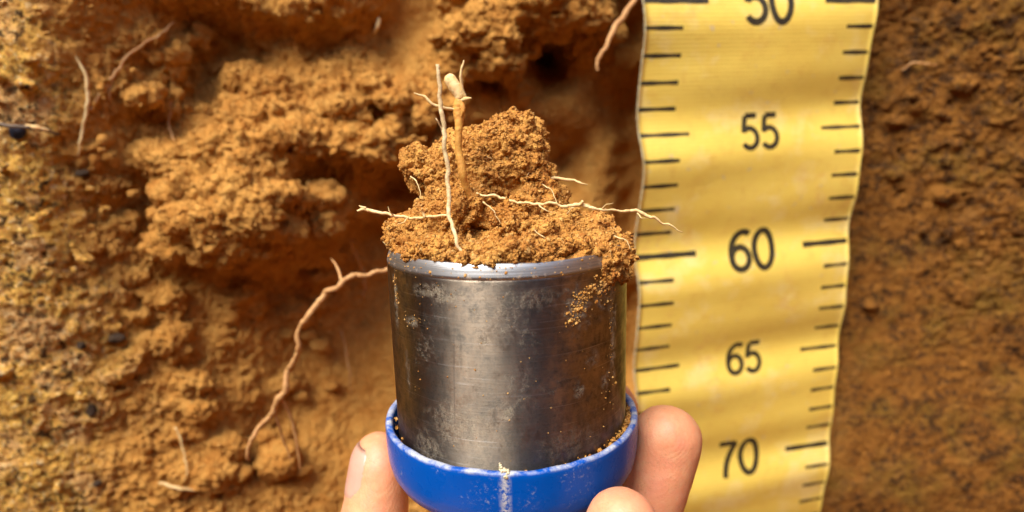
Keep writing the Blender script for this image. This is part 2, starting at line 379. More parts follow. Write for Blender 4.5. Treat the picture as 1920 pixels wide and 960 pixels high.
# ------------------------------------------------------------------ the pit face in view
CTRL = [  # px, py, depth in cm, roughness
 (-260, 100, 21.8, .5), (-260, 500, 21.6, .5), (-260, 900, 21.4, .5), (-100, 100, 22, .5), (-100, 500, 21.8, .5), (-100, 1000, 21.6, .5),
 (0, 0, 22.2, .5), (0, 250, 22.2, .5), (0, 500, 22.1, .5), (0, 750, 21.9, .5), (0, 960, 21.7, .5),
 (110, 0, 22.7, .5), (110, 125, 22.7, .5), (110, 250, 22.7, .5), (110, 375, 22.7, .5), (110, 500, 22.6, .5), (110, 625, 22.5, .6), (110, 750, 22.4, .6), (110, 960, 22.2, .6),
 (180, 60, 23.6, .7), (190, 200, 23.6, .8), (185, 330, 23.6, .8), (190, 480, 23.5, .8), (190, 640, 23.2, .8), (200, 800, 23.0, .8), (220, 950, 22.8, .8),
 (270, 40, 24.6, .9), (330, 90, 25.4, .9), (275, 145, 25.0, .9), (262, 180, 23.8, .8), (280, 206, 25.2, .9), (340, 190, 25.8, .9), (330, 245, 25.2, .9), (265, 370, 24.9, .9), (250, 430, 24.6, .9), (265, 300, 24.3, .9),
 (400, 10, 26.0, .7), (480, 20, 26.2, .6), (580, 20, 26.0, .6), (670, 20, 26.3, .6), (400, 80, 27.6, .8), (500, 90, 27.5, .8), (600, 90, 27.6, .8), (690, 80, 27.6, .8),
 (380, 140, 27.0, 1), (480, 150, 26.4, 1), (580, 155, 26.0, 1), (690, 150, 26.4, 1), (790, 150, 26.8, 1),
 (420, 195, 25.6, 1), (520, 200, 25.0, 1), (620, 205, 25.2, 1), (720, 200, 25.2, 1), (800, 190, 25.8, 1), (610, 224, 26.8, 1), (700, 222, 26.8, 1), (780, 225, 26.6, 1),
 (380, 270, 24.6, 1), (470, 260, 24.5, 1), (560, 255, 24.7, 1), (660, 250, 25.0, 1), (760, 250, 25.6, 1), (650, 290, 24.3, 1), (720, 285, 24.7, 1),
 (600, 330, 26.4, .7), (680, 340, 27.2, .6), (750, 350, 29.5, .6), (700, 400, 27.2, .6), (640, 400, 26.8, .7),
 (330, 330, 24.2, 1), (330, 400, 23.6, 1), (430, 340, 23.4, 1), (520, 350, 23.6, 1), (430, 420, 22.9, 1), (510, 420, 23.2, 1), (350, 460, 23.6, 1), (430, 475, 23.4, 1),
 (370, 520, 25.4, .8), (470, 520, 26.0, .8), (300, 510, 25.0, .8), (420, 580, 25.6, .7), (540, 500, 26.4, .7),
 (280, 600, 24.4, .9), (300, 700, 24.0, .9), (300, 800, 23.6, .9), (300, 950, 23.0, .9), (400, 680, 24.8, .8), (400, 800, 24.3, .8), (400, 950, 23.6, .8),
 (520, 620, 27.2, .5), (600, 620, 28.2, .4), (690, 620, 28.6, .3), (520, 760, 26.6, .5), (620, 760, 27.6, .4), (700, 760, 28.2, .3), (520, 930, 25.0, .6), (620, 930, 25.8, .5), (700, 930, 26.5, .4),
 (690, 480, 29.0, .6), (720, 440, 29.5, .6),
 (745, 30, 27.4, .15), (790, 30, 27.3, .12), (770, 100, 27.4, .15), (870, 40, 26.0, .9), (950, 30, 25.7, .9), (1040, 30, 25.8, .9), (1120, 30, 26.2, .7), (880, 110, 26.0, 1), (940, 120, 25.6, 1), (980, 75, 26.0, 1),
 (1010, 105, 31.5, .4), (1040, 110, 31.0, .4), (1080, 90, 27.2, .7), (920, 148, 28.6, .6), (1000, 150, 29.0, .6),
 (880, 190, 27.2, .6), (960, 180, 27.6, .6), (1040, 200, 28.0, .3), (1100, 200, 28.5, .15), (1160, 100, 28.6, .3), (1172, 60, 29.6, .15), (1185, 180, 31, .12), (1185, 300, 31.2, .12), (1185, 420, 31.2, .12), (1180, 560, 31, .12), (1180, 680, 30.8, .12), (1130, 300, 28.9, .12), (1060, 300, 30.5, .3), (1090, 380, 28.4, .15), (1130, 480, 28.8, .12), (1120, 600, 28.6, .12), (1100, 800, 28.0, .2), (1170, 900, 28.0, .2), (900, 400, 28.0, .3), (900, 650, 27.5, .3), (900, 900, 26.5, .3),
 (1250, 100, 29.2, .2), (1250, 500, 29.2, .2), (1250, 900, 28.4, .2), (1400, 100, 29.6, .2), (1400, 500, 29.4, .2), (1400, 900, 28.8, .2), (1550, 100, 29.4, .3), (1550, 500, 29.4, .3), (1550, 900, 28.8, .3),
 (1660, 50, 29.0, 0.45), (1660, 250, 29.2, .5), (1660, 480, 29.3, .28), (1640, 700, 29.0, .28), (1620, 930, 28.6, .28),
 (1780, 50, 28.4, 0.55), (1780, 250, 28.7, 0.55), (1780, 480, 29.0, .6), (1760, 700, 29.0, .28), (1760, 930, 28.6, .28),
 (1900, 50, 27.6, 0.55), (1900, 250, 28.0, 0.55), (1900, 480, 28.4, .6), (1900, 700, 28.6, .28), (1900, 930, 28.4, .28), (2100, 100, 26.5, .5), (2100, 500, 27, .5), (2100, 900, 27.2, .4), (2350, 500, 26, .5),
 (1150, 1150, 29, .2), (1250, 1150, 30, .2), (1400, 1150, 30.6, .2), (1550, 1150, 30.6, .25), (1700, 1150, 30, .25)]
CP = np.array([np.r_[at(a, b, y)[[0, 2]], y, r] for a, b, y, r in CTRL])
_gx = np.linspace(-30, 34, 320); _gz = np.linspace(-28, 15, 215)      # multiquadric surface through the measured points
_ker = lambda d2: np.sqrt(d2 + 0.25)
_A = _ker((CP[:, None, 0] - CP[None, :, 0]) ** 2 + (CP[:, None, 1] - CP[None, :, 1]) ** 2) - 0.04 * np.eye(len(CP))
_B = np.linalg.solve(np.block([[_A, np.ones((len(CP), 1))], [np.ones((1, len(CP))), np.zeros((1, 1))]]), np.vstack([CP[:, 2:], np.zeros((1, 2))]))
_XX, _ZZ = np.meshgrid(_gx, _gz, indexing='ij')
FLD = (_ker((_XX.reshape(-1, 1) - CP[:, 0]) ** 2 + (_ZZ.reshape(-1, 1) - CP[:, 1]) ** 2) @ _B[:-1] + _B[-1]).reshape(320, 215, 2)
FLD[..., 0] = np.clip(FLD[..., 0], 15.5, 32.0)
def wall_field(x, z):
    fx = np.clip((x + 30) / 64 * 319, 0, 318.999); fz = np.clip((z + 28) / 43 * 214, 0, 213.999)
    i, j = fx.astype(int), fz.astype(int); u, v = (fx - i)[..., None], (fz - j)[..., None]
    o = (FLD[i, j] * (1 - u) + FLD[i + 1, j] * u) * (1 - v) + (FLD[i, j + 1] * (1 - u) + FLD[i + 1, j + 1] * u) * v
    return o[..., 0], o[..., 1]
x0, x1, z0, z1 = -27.0, 30.0, -25.0, 11.5
nu, nv = 230, 150
gx, gz = np.meshgrid(np.linspace(x0, x1, nu), np.linspace(z0, z1, nv), indexing='ij')
gy, _ = wall_field(gx + 0.5 * fbm(np.stack([gx, gz, gx * 0], -1).reshape(-1, 3) / 1.7, 3).reshape(gx.shape), gz + 0.4 * fbm(np.stack([gx, gz, gx * 0 + 40], -1).reshape(-1, 3) / 1.7, 3).reshape(gx.shape))
front = np.stack([gx, gy, gz], -1).reshape(-1, 3)
back = front.copy(); back[:, 1] = 36.0
n = nu * nv
gf = grid_faces(nu, nv)
side = []
for i in range(nu - 1):
    side += [(i * nv, n + i * nv, n + (i + 1) * nv, (i + 1) * nv), (i * nv + nv - 1, (i + 1) * nv + nv - 1, n + (i + 1) * nv + nv - 1, n + i * nv + nv - 1)]
for j in range(nv - 1):
    side += [(j, j + 1, n + j + 1, n + j), ((nu - 1) * nv + j, n + (nu - 1) * nv + j, n + (nu - 1) * nv + j + 1, (nu - 1) * nv + j + 1)]
slab = (np.concatenate([front, back]), np.concatenate([gf, gf[:, ::-1] + n, np.array(side)]))
parts = [slab]
CLODS = [  # px, py, Y, spread x px, spread y px, count, rmin, rmax
 (400, 330, 23.9, 110, 45, 34, .45, 1.1), (430, 410, 23.2, 120, 50, 40, .4, 1.0), (390, 465, 23.6, 90, 18, 18, .35, .75), (300, 300, 24.8, 50, 22, 12, .4, .9),
 (620, 262, 24.9, 170, 18, 34, .35, .8), (560, 205, 25.4, 200, 16, 30, .3, .7), (500, 160, 26.3, 160, 20, 22, .3, .8), (720, 195, 25.6, 90, 14, 14, .3, .6),
 (570, 425, 23.2, 12, 8, 4, .5, .75), (260, 180, 23.8, 22, 6, 6, .3, .45), (300, 90, 25.6, 50, 50, 16, .3, .7),
 (560, 15, 26.3, 140, 20, 10, .4, .8), (930, 40, 26.2, 90, 40, 24, .4, .9), (930, 118, 25.9, 60, 14, 14, .35, .6), (1090, 40, 26.4, 60, 40, 12, .4, .8),
 (300, 700, 24.2, 90, 160, 40, .3, .9), (380, 900, 24.0, 120, 50, 24, .3, .9), (460, 560, 26.6, 80, 30, 12, .3, .8), (205, 500, 24.0, 20, 250, 22, .2, .45), (560, 700, 26.4, 60, 150, 14, .3, .7),
 (50, 480, 21.2, 110, 480, 60, .12, .26), (1780, 200, 28.9, 110, 180, 40, .2, .5), (1780, 700, 29.2, 110, 220, 8, .15, .3)]
for (a, b, Y, sx, sy, k, r0, r1) in CLODS:
    for _ in range(k):
        c = at(a + rng.normal() * sx * 0.6, b + rng.normal() * sy * 0.6, Y + rng.normal() * 0.3)
        yy, _ = wall_field(np.array([c[0]]), np.array([c[2]])); c[1] = 0.35 * c[1] + 0.65 * (yy[0] + 0.1)
        r = r0 + (r1 - r0) * rng.random() ** 2
        parts.append(ellipsoid(c, np.array([r * rng.uniform(.8, 1.5), r * rng.uniform(.7, 1.1), r * rng.uniform(.55, .95)])))
WV, WF = remesh(parts, 0.088)
keep = (WV[WF][:, :, 1].max(1) < 33.0); WF = WF[keep]
used = np.zeros(len(WV), bool); used[WF.ravel()] = True; idx = np.cumsum(used) - 1; WV = WV[used]; WF = idx[WF]
WV = relax(WV, WF, 2)
WN = normals(WV, WF)
def zones(V):
    j = 1.2 * fbm(V / 3.0, 3)
    sx = V[:, 0] / V[:, 1]
    return np.clip((-0.625 - sx + 0.05 * j) / 0.10, 0, 1), np.clip((sx + 0.03 * j - 0.42) / 0.14, 0, 1)
_, rough = wall_field(WV[:, 0], WV[:, 2])
rough = np.clip(rough, 0, 1)
yl, br = zones(WV); calm = 1 - .75 * yl
disp = 0.20 * fbm(WV / 1.5, 3) * rough * calm + 0.12 * (1 - .3 * yl) * (0.42 - np.abs(fbm(WV / 0.6 + 7, 3))) * rough
wq = 0.22 * np.stack([fbm(WV / 0.7 + 9 * k, 2) for k in range(3)], -1)
disp += (0.19 * facets((WV + wq) / 0.95) * calm + 0.11 * facets((WV + wq) / 0.42 + 5)) * rough * (1 - .45 * br)
disp += 0.13 * fbm(WV / 0.22 + 3, 2) * np.clip(rough * 1.2, 0.06, 1)
pit = np.clip(fbm(WV / 0.5 + 31, 2) - 0.5, 0, 1); disp -= 0.7 * pit * np.clip(rough + .05, 0, 1)
WV = WV + WN * disp[:, None]
wme = mesh_np('pit_wall', WV, WF)
yl, br = zones(WV); attr(wme, 'yellow', yl); attr(wme, 'brown', br); attr(wme, 'rnd', np.zeros(len(WV)))
wall = link('pit_wall', wme, M_WALL, kind='structure')
# the same face carried on beyond the part in view, up to the surface and down to the floor
xs = np.arange(PX0 - 3, PX1 + 3.1, 0.55); zs = np.arange(ZF - 2, ZT + 0.1, 0.55)
bx_, bz_ = np.meshgrid(xs, zs, indexing='ij')
by_, br_ = wall_field(np.clip(bx_, x0 + .3, x1 - .3), np.clip(bz_, z0 + .3, z1 - .3))
out_ = np.maximum(np.maximum(x0 - bx_, bx_ - x1), np.maximum(z0 - bz_, bz_ - z1))          # cm outside the detailed face
up_ = np.clip((bz_ - 18) / 25, 0, 1); by_ = by_ * (1 - up_) + 26.0 * up_
by_ = by_ + np.clip(-out_, -.1, 1.8) + .1
BV = np.stack([bx_, by_, bz_], -1).reshape(-1, 3)
nz_ = .45 * fbm(BV / 3.1, 4) + .25 * (0.4 - np.abs(fbm(BV / 1.6 + 5, 3))); BV[:, 1] += nz_ * np.clip(out_.ravel() * .5 + .2, 0, 1)
bme = mesh_np('pit_wall_back', BV, grid_faces(len(xs), len(zs))); a_, b_ = zones(BV); attr(bme, 'yellow', a_); attr(bme, 'brown', b_); attr(bme, 'rnd', np.zeros(len(BV)))
link('pit_wall_back', bme, M_WALL, kind='structure')
P, _n = scatter(WV, WF, normals(WV, WF), 26000, lambda c, nn: np.clip(wall_field(c[:, 0], c[:, 2])[1], .05, 1) ** 1.5 * (np.abs(c[:, 0]) < 24) * (0.35 + np.clip(nn[:, 2], 0, 1)), 11)
R = np.exp(rng.normal(-3.1, 0.40, len(P))); R = np.clip(R, 0.025, 0.11)
V, Fc, rv = crumbs(P, R, ICO1, 5, .5)
me = mesh_np('soil_crumbs', V, Fc, False); a_, b_ = zones(V); attr(me, 'yellow', a_); attr(me, 'brown', b_); attr(me, 'rnd', rv)
link('soil_crumbs', me, M_WALL, wall, kind='stuff')

# ------------------------------------------------------------------ core ring, standing in its blue cap
RC = np.array([-0.113, 14.038, -2.6785]); AX = np.array([-0.0069, -0.011, 1.0]); AX /= np.linalg.norm(AX)
E1 = np.cross(AX, (0, 1, 0)); E1 /= -np.linalg.norm(E1) if np.cross(AX, (0, 1, 0))[0] < 0 else np.linalg.norm(E1)
E2 = np.cross(AX, E1)                                            # E1 right, E2 away from the camera
def cyl(r, th, h): return RC + r * (math.cos(th) * E1 + math.sin(th) * E2) + h * AX
def lathe(prof, nseg=192, closed=True, wob=None):
    th = np.linspace(0, 2 * np.pi, nseg, endpoint=False)
    pr = np.array(prof); k = len(pr)
    r = np.repeat(pr[None, :, 0], nseg, 0); h = np.repeat(pr[None, :, 1], nseg, 0)
    if wob is not None: r, h = wob(th[:, None], r, h)
    V = RC + (r * np.cos(th)[:, None])[..., None] * E1 + (r * np.sin(th)[:, None])[..., None] * E2 + h[..., None] * AX
    Fc = grid_faces(nseg, k, True)
    if closed:
        i = np.arange(nseg); Fc = np.concatenate([Fc, np.stack([i * k + k - 1, (i + 1) % nseg * k + k - 1, (i + 1) % nseg * k, i * k], -1)])
    return V.reshape(-1, 3), Fc
ring = root_empty('soil_core_ring', cyl(0, 0, -4.75), 'dull steel sampling ring full of soil, standing in the blue cap', 'sampling ring')
V, Fc = lathe([(2.65, -4.7 * k / 90) for k in range(91)] + [(2.62, -4.75), (2.52, -4.75), (2.5, -4.7), (2.5, -2), (2.5, 0)], 360)
me = mesh_np('ring_wall', V, Fc)
def ring_uv(px, py):                                             # angle and height on the front of the ring under a sight line
    d = ray(px, py); o = -RC; a2 = d - AX * (d @ AX); o2 = o - AX * (o @ AX)
    A_, B_, C_ = a2 @ a2, 2 * a2 @ o2, o2 @ o2 - 2.65 ** 2
    t_ = (-B_ - math.sqrt(max(0, B_ * B_ - 4 * A_ * C_))) / (2 * A_); p = d * t_ - RC
    return math.atan2(p @ E2, p @ E1), p @ AX
L_ = V - RC; hh = L_ @ AX; tt = np.arctan2(L_ @ E2, L_ @ E1); pat = np.zeros(len(V)); wob = fbm(V / .16, 3)
for (px, py, rx, ry, k) in [(1136, 712, 14, 17, .7), (1086, 731, 11, 14, .55), (950, 778, 9, 12, .4), (1112, 668, 18, 18, .3), (1150, 610, 12, 110, .8), (742, 560, 9, 50, .6), (772, 602, 24, 8, .55), (765, 690, 7, 40, .3), (812, 548, 50, 14, .3), (1010, 560, 50, 16, .2), (1085, 575, 24, 36, .6), (1135, 560, 26, 30, .6), (862, 800, 80, 40, .15), (1080, 830, 60, 30, .2), (800, 840, 40, 30, .25), (905, 640, 8, 8, .5)]:
    a_, h0 = ring_uv(px, py)
    q = np.sqrt(((tt - a_) * 2.65 / (rx / 84)) ** 2 + ((hh - h0) / (ry / 84)) ** 2)
    pat = np.maximum(pat, k * np.clip(1.6 - 1.3 * q + .7 * wob, 0, 1))
attr(me, 'patch', pat)
under(ring, link('ring_wall', me, M_METAL))
def edge_wob(th, r, h):
    return r + 0.006 * np.sin(5 * th + h * 40), h + 0.010 * np.sin(3 * th + 1) + 0.006 * np.sin(11 * th)
V, Fc = lathe([(2.652, -.004), (2.638, .06), (2.60, .17), (2.565, .265), (2.548, .285), (2.525, .285), (2.505, .26), (2.502, -.004)], wob=lambda th, r, h: (r, np.where(h > .2, edge_wob(th, r, h)[1], h)))
under(ring, link('cutting_edge', mesh_np('cutting_edge', V, Fc), M_EDGE))['label'] = 'bright bevelled cutting edge'

# cap
HC = -3.74
prof = [(2.895, 0.0), (2.925, -.03), (2.935, -.10), (2.935, -.30), (2.93, -.6), (2.91, -.85), (2.86, -1.08), (2.76, -1.27), (2.6, -1.40), (2.4, -1.46), (2.0, -1.48), (0.02, -1.48),
        (0.02, -1.2), (2.5, -1.2), (2.66, -1.12), (2.72, -.95), (2.745, -.6), (2.755, -.2), (2.77, -.05), (2.81, -.004)]
pd = []
for (a, b) in zip(prof, prof[1:]):
    m = 3 if abs(a[0] - b[0]) < .3 else 2
    for q in range(m): pd.append(tuple(np.array(a) + (np.array(b) - np.array(a)) * q / m))
pd.append(prof[-1])
pd = [(r, h + HC) for r, h in pd]
def cap_wob(th, r, h):
    n_ = 0.018 * np.sin(7 * th + 2) * np.sin(3 * th) + 0.008 * np.sin(23 * th)
    return r, h + np.where(h > HC - .12, n_, 0)
V, Fc = lathe(pd, 256, True, cap_wob)
cap = root_empty('end_cap', cyl(0, 0, HC - 1.48), 'blue plastic cap with a worn rim, held in the hand', 'cap')
me = mesh_np('cap_shell', V, Fc)
L_ = V - RC; h_ = L_ @ AX - HC; th_ = np.arctan2(L_ @ E2, L_ @ E1); rr = np.hypot(L_ @ E2, L_ @ E1)
attr(me, 'rim', np.clip(1 - np.abs(h_ + 0.0) / 0.06, 0, 1) ** .6)
SC = -1.62                                                      # the scuffed mould line on the front
attr(me, 'scuff', np.clip(1.5 - np.abs((th_ - SC) * rr) / 0.07, 0, 1) * (rr > 2.6))
under(cap, link('cap_shell', me, M_CAP))
# torn flake of flash on the rim above the mould line
fV, fF = remesh([ellipsoid(cyl(2.84, SC - .028, HC + .07), (.035, .04, .085)), ellipsoid(cyl(2.86, SC - .002, HC + .02), (.06, .055, .05)), ellipsoid(cyl(2.87, SC + .022, HC + .0), (.04, .05, .05)), ellipsoid(cyl(2.93, SC + .006, HC - .08), (.035, .02, .07)), ellipsoid(cyl(2.80, SC - .034, HC + .13), (.015, .02, .045))], .008)
fV = relax(fV, fF, 2); fV = fV + normals(fV, fF) * (.03 * fbm(fV / .05, 3))[:, None]
me = mesh_np('rim_flake', fV, fF)
under(cap, link('rim_flake', me, root_material('flash_plastic', (0.66, 0.60, 0.42), (0.50, 0.42, 0.24))))

# crumbs caught between ring and cap, and stuck on the ring
th = np.concatenate([rng.normal(-.28, .20, 420), rng.uniform(-math.pi, 0.4, 200), rng.normal(-.62, .2, 100)])
rad = np.clip(rng.normal(2.715, .03, len(th)), 2.66, 2.77); hh = HC + np.where(np.arange(len(th)) < 420, rng.uniform(-.35, .02, len(th)), rng.uniform(-.45, -.07, len(th)))
P = np.array([cyl(r, t, h) for r, t, h in zip(rad, th, hh)])
V, Fc, rv = crumbs(P, np.clip(np.exp(rng.normal(-3.85, .45, len(P))), .008, .06), ICO2, 8)
me = mesh_np('trapped_soil', V, Fc, False); attr(me, 'rnd', rv); link('trapped_soil', me, M_CORE, label='soil crumbs caught between the steel ring and the blue cap', cat='soil', kind='stuff')
pts = []
def smear(px, py, sx, sy, k, r0):
    th0, h0 = ring_uv(px, py)
    for _ in range(k):
        t_ = th0 + rng.normal() * sx / 223.0; h = h0 + rng.normal() * sy / 84.0
        if h < -.02: pts.append((cyl(2.652, t_, h), r0 * math.exp(rng.normal() * .4)))
smear(1085, 580, 11, 6, 60, .016); smear(1093, 552, 10, 5, 60, .017); smear(1075, 602, 8, 4, 30, .014); smear(1146, 590, 4, 60, 40, .010); smear(1133, 535, 20, 12, 90, .022)
smear(742, 540, 5, 18, 40, .011); smear(775, 600, 16, 8, 20, .009); smear(815, 545, 30, 14, 16, .009); smear(1140, 740, 10, 30, 14, .014); smear(950, 700, 150, 120, 60, .011)
for _ in range(110):
    h = rng.uniform(.02, .26); pts.append((cyl(2.654 - .32 * h, rng.uniform(-2.9, -.6), h), .010 * math.exp(rng.normal() * .5)))
V, Fc, rv = crumbs(np.array([p for p, _ in pts]), np.array([r for _, r in pts]), ICO1, 9)
me = mesh_np('stuck_soil', V, Fc, False); attr(me, 'rnd', np.clip(rv + .3, 0, 1)); under(ring, link('stuck_soil', me, M_CORE, kind='stuff'))

# ------------------------------------------------------------------ the soil core heaped above the rim
BL = [(960, 468, 14.2, 1.95, 1.9, .75), (800, 450, 14.0, .78), (775, 452, 14.2, .55), (860, 420, 13.7, 1.0), (800, 322, 14.4, .55), (845, 335, 14.4, .8), (900, 335, 14.7, 1.05), (850, 300, 14.7, .5),
      (955, 300, 14.9, .95), (975, 252, 15.0, .56), (940, 268, 15.0, .66), (905, 285, 15.0, .62), (980, 335, 14.8, .74), (990, 400, 14.6, .95), (1060, 448, 14.1, .75), (1105, 458, 13.9, .68),
      (1132, 500, 12.55, .40), (1152, 508, 12.95, .30), (1120, 488, 12.7, .42), (1145, 470, 13.3, .45), (830, 470, 12.9, .45), (925, 470, 12.75, .45), (1000, 465, 12.8, .58), (960, 440, 13.1, .75), (1070, 470, 12.9, .5), (775, 470, 13.3, .45)]
parts = []
for b in BL:
    r = b[3:] if len(b) > 4 else (b[3],) * 3
    parts.append(ellipsoid(at(*b[:3]), r))
V, Fc = lathe([(0.02, -1.5), (2.49, -1.5), (2.49, .05), (2.42, .42), (2.1, .6), (0.02, .7)], 64); parts.append((V, Fc))
for k in range(36):
    a = 2 * np.pi * k / 36 + rng.normal() * .05
    parts.append(ellipsoid(cyl(2.16 + rng.normal() * .03, a, .30 + rng.normal() * .05), (.38, .38, .34)))
CV, CF = remesh(parts, 0.028)
CV = relax(CV, CF, 3)
CN = normals(CV, CF)
hgt = (CV - RC) @ AX; rr = np.linalg.norm((CV - RC) - hgt[:, None] * AX, axis=1)
free = np.clip((hgt - .12) / .2, 0, 1); free = np.maximum(free, np.clip((rr - 2.66) / .1, 0, 1))
d = 0.16 * fbm(CV / .75, 3) + 0.10 * fbm(CV / .28 + 5, 3)
d += 0.06 * (.5 - worley(CV / .22 + .6 * fbm(CV / .3, 2)[:, None])) + 0.05 * facets(CV / .30 + .25 * fbm(CV / .3, 2)[:, None]) + 0.018 * facets(CV / .13 + 8) + 0.06 * fbm(CV / .085 + 3, 2)
d -= 0.5 * np.clip(fbm(CV / .42 + 12, 2) - .32, 0, 1)
for hx, hy, hY, hr in ((905, 425, 12.7, .34), (890, 465, 12.45, .26), (948, 452, 12.3, .2), (925, 290, 14.2, .22)):      # hollows where crumbs fell away
    d -= .22 * np.clip(1.3 - np.linalg.norm(CV - at(hx, hy, hY), axis=1) / hr, 0, 1)
CV = CV + CN * (d * free)[:, None]
core = root_empty('soil_core', cyl(0, 0, -1.5), 'crumbly orange soil heaped above the rim of the steel ring', 'soil')
me = mesh_np('soil_heap', CV, CF); attr(me, 'rnd', np.full(len(CV), .5)); under(core, link('soil_heap', me, M_CORE))
N2 = normals(CV, CF)
P, Nn = scatter(CV, CF, N2, 40000, lambda c, nn: (((c - RC) @ AX > .2) | (np.hypot(c[:, 0] - RC[0], c[:, 1] - RC[1]) > 2.6)) * 1.0 * (0.4 + 0.6 * (nn[:, 1] < .3)), 21)
clump = fbm(P / .55 + 3, 2); low = np.clip((1.6 - (P - RC) @ AX) / 1.2, 0, 1)       # coarser crumbs low down, fine grains on the peak
R = np.clip(np.exp(rng.normal(-4.3, .40, len(P)) + .45 * clump + .42 * low * (rng.random(len(P)) < .5)), .008, .075)
big_ = R > .026
V1_, F1_, r1_ = crumbs((P + Nn * R[:, None] * .1)[big_], R[big_], ICO2, 10, .75)
V2_, F2_, r2_ = crumbs((P + Nn * R[:, None] * .15)[~big_], R[~big_], ICO1, 12, .5)
V = np.concatenate([V1_, V2_]); Fc = np.concatenate([F1_, F2_ + len(V1_)]); rv = np.concatenate([r1_, r2_])
me = mesh_np('soil_crumbs', V, Fc); attr(me, 'rnd', rv); under(core, link('soil_crumbs', me, M_CORE, kind='stuff'))

# ------------------------------------------------------------------ tape
TD = np.array([math.sin(.0082), math.sin(.0513), -1]); TD /= np.linalg.norm(TD)
TR = np.array([math.cos(.2132), math.sin(.2132), 0]); TR -= TD * (TR @ TD); TR /= np.linalg.norm(TR)
TN = np.cross(TR, TD); TN /= np.linalg.norm(TN); TN = TN if TN[1] < 0 else -TN       # towards the camera
TO = np.array([5.1294, 25.4212, -.3441]); TW = 10.08
def tape(u, v, off=0.0):                                        # u cm across, v the printed centimetre
    u = np.asarray(u, float); v = np.asarray(v, float)
    wv = .155 * np.sin(2 * np.pi * (v - 55.3) / 5.15) + .05 * np.sin(2 * np.pi * (v - 55.3) / 2.6 + u * .12) + .04 * np.sin(v * .7 + u * .4)
    wv = wv + .10 * ((u / TW - .5) * 2) ** 2 * np.sin(v * .9 + 1) + off
    ed = .05 * np.sin(v * 1.23 + 1) * np.where(u > TW / 2, -1, 1) * np.abs(u / TW - .5) * 2
    return TO + (u + ed)[..., None] * TR + (v - 55)[..., None] * TD + wv[..., None] * TN
V0, V1 = 43.0, 83.0
nu, nv = 41, 560
uu, vv = np.meshgrid(np.linspace(0, TW, nu), np.linspace(V0, V1, nv), indexing='ij')
fr = tape(uu, vv).reshape(-1, 3); bk = tape(uu, vv, -.03).reshape(-1, 3); n = nu * nv
gf = grid_faces(nu, nv); side = []
for i in range(nu - 1): side += [(i * nv, (i + 1) * nv, n + (i + 1) * nv, n + i * nv), (i * nv + nv - 1, n + i * nv + nv - 1, n + (i + 1) * nv + nv - 1, (i + 1) * nv + nv - 1)]
for j in range(nv - 1): side += [(j, n + j, n + j + 1, j + 1), ((nu - 1) * nv + j, (nu - 1) * nv + j + 1, n + (nu - 1) * nv + j + 1, n + (nu - 1) * nv + j)]
Fc = np.concatenate([gf, gf[:, ::-1] + n, np.array(side)])
me = mesh_np('tape_band', np.concatenate([fr, bk]), Fc)
uvl = me.uv_layers.new(name='UVMap'); U2 = np.concatenate([np.stack([uu, vv], -1).reshape(-1, 2)] * 2)
uvl.data.foreach_set('uv', U2[Fc.ravel()].ravel().astype(np.float32))
tp = root_empty('measuring_tape', tape(TW / 2, V1), 'wide yellow measuring tape hanging down the pit wall, 50 to 70', 'measuring tape')
under(tp, link('tape_band', me, M_TAPE))
# white frayed selvedge along both edges
M_FRAY = root_material('white_thread', (0.60, 0.55, 0.38), (0.48, 0.38, 0.18))
for u0, sg in ((0.0, -1), (TW, 1)):
    vs = np.linspace(V0, V1, 900); jag = rng.random(900) * .03
    A = tape(np.full(900, u0) - sg * .03, vs, .006); Bp = tape(np.full(900, u0), vs, -.012) + (sg * (.008 + jag))[:, None] * TR
    Cc = tape(np.full(900, u0) - sg * .03, vs, -.036)
    V = np.stack([A, Bp, Cc], 0).reshape(-1, 3); f = np.concatenate([grid_faces(3, 900), np.stack([np.arange(899) + 1800, np.arange(899) + 1801, np.arange(899) + 1, np.arange(899)], -1)])
    under(tp, link('selvedge', mesh_np('selvedge', V, f), M_FRAY))
def printed(name, strips):                                      # strips: list of (list of (u,v) left, list of (u,v) right)
    Vv, Ff = [], []
    for a, b in strips:
        k = len(a); o = len(Vv)
        for (p, q) in zip(a, b): Vv += [p, q]
        Ff += [(o + 2 * i, o + 2 * i + 1, o + 2 * i + 3, o + 2 * i + 2) for i in range(k - 1)]
    uv = np.array(Vv); return under(tp, link(name, mesh_np(name, tape(uv[:, 0], uv[:, 1], .004), Ff), M_INK))
for v in range(int(V0) + 1, int(V1)):
    ten, five = v % 10 == 0, v % 5 == 0
    t_ = .12 if ten else .078
    la, ra = (2.72, 2.35) if ten else (2.12, 1.95) if five else (1.58, 1.33)
    for a, b in ((0.04, la), (TW - ra, TW - .10)):
        us = np.linspace(a, b, 12); w_ = .012 * np.sin(us * 5 + v)
        printed('tick_mark', [([(u, v - t_ + k) for u, k in zip(us, w_)], [(u, v + t_ - k) for u, k in zip(us, w_)])])
def arc(cx, cy, rx, ry, a0, a1, n=28): return [(cx + rx * math.cos(math.radians(a0 + (a1 - a0) * i / n)), cy + ry * math.sin(math.radians(a0 + (a1 - a0) * i / n))) for i in range(n + 1)]
def seg(a, b, n=10): return [(a[0] + (b[0] - a[0]) * i / n, a[1] + (b[1] - a[1]) * i / n) for i in range(n + 1)]
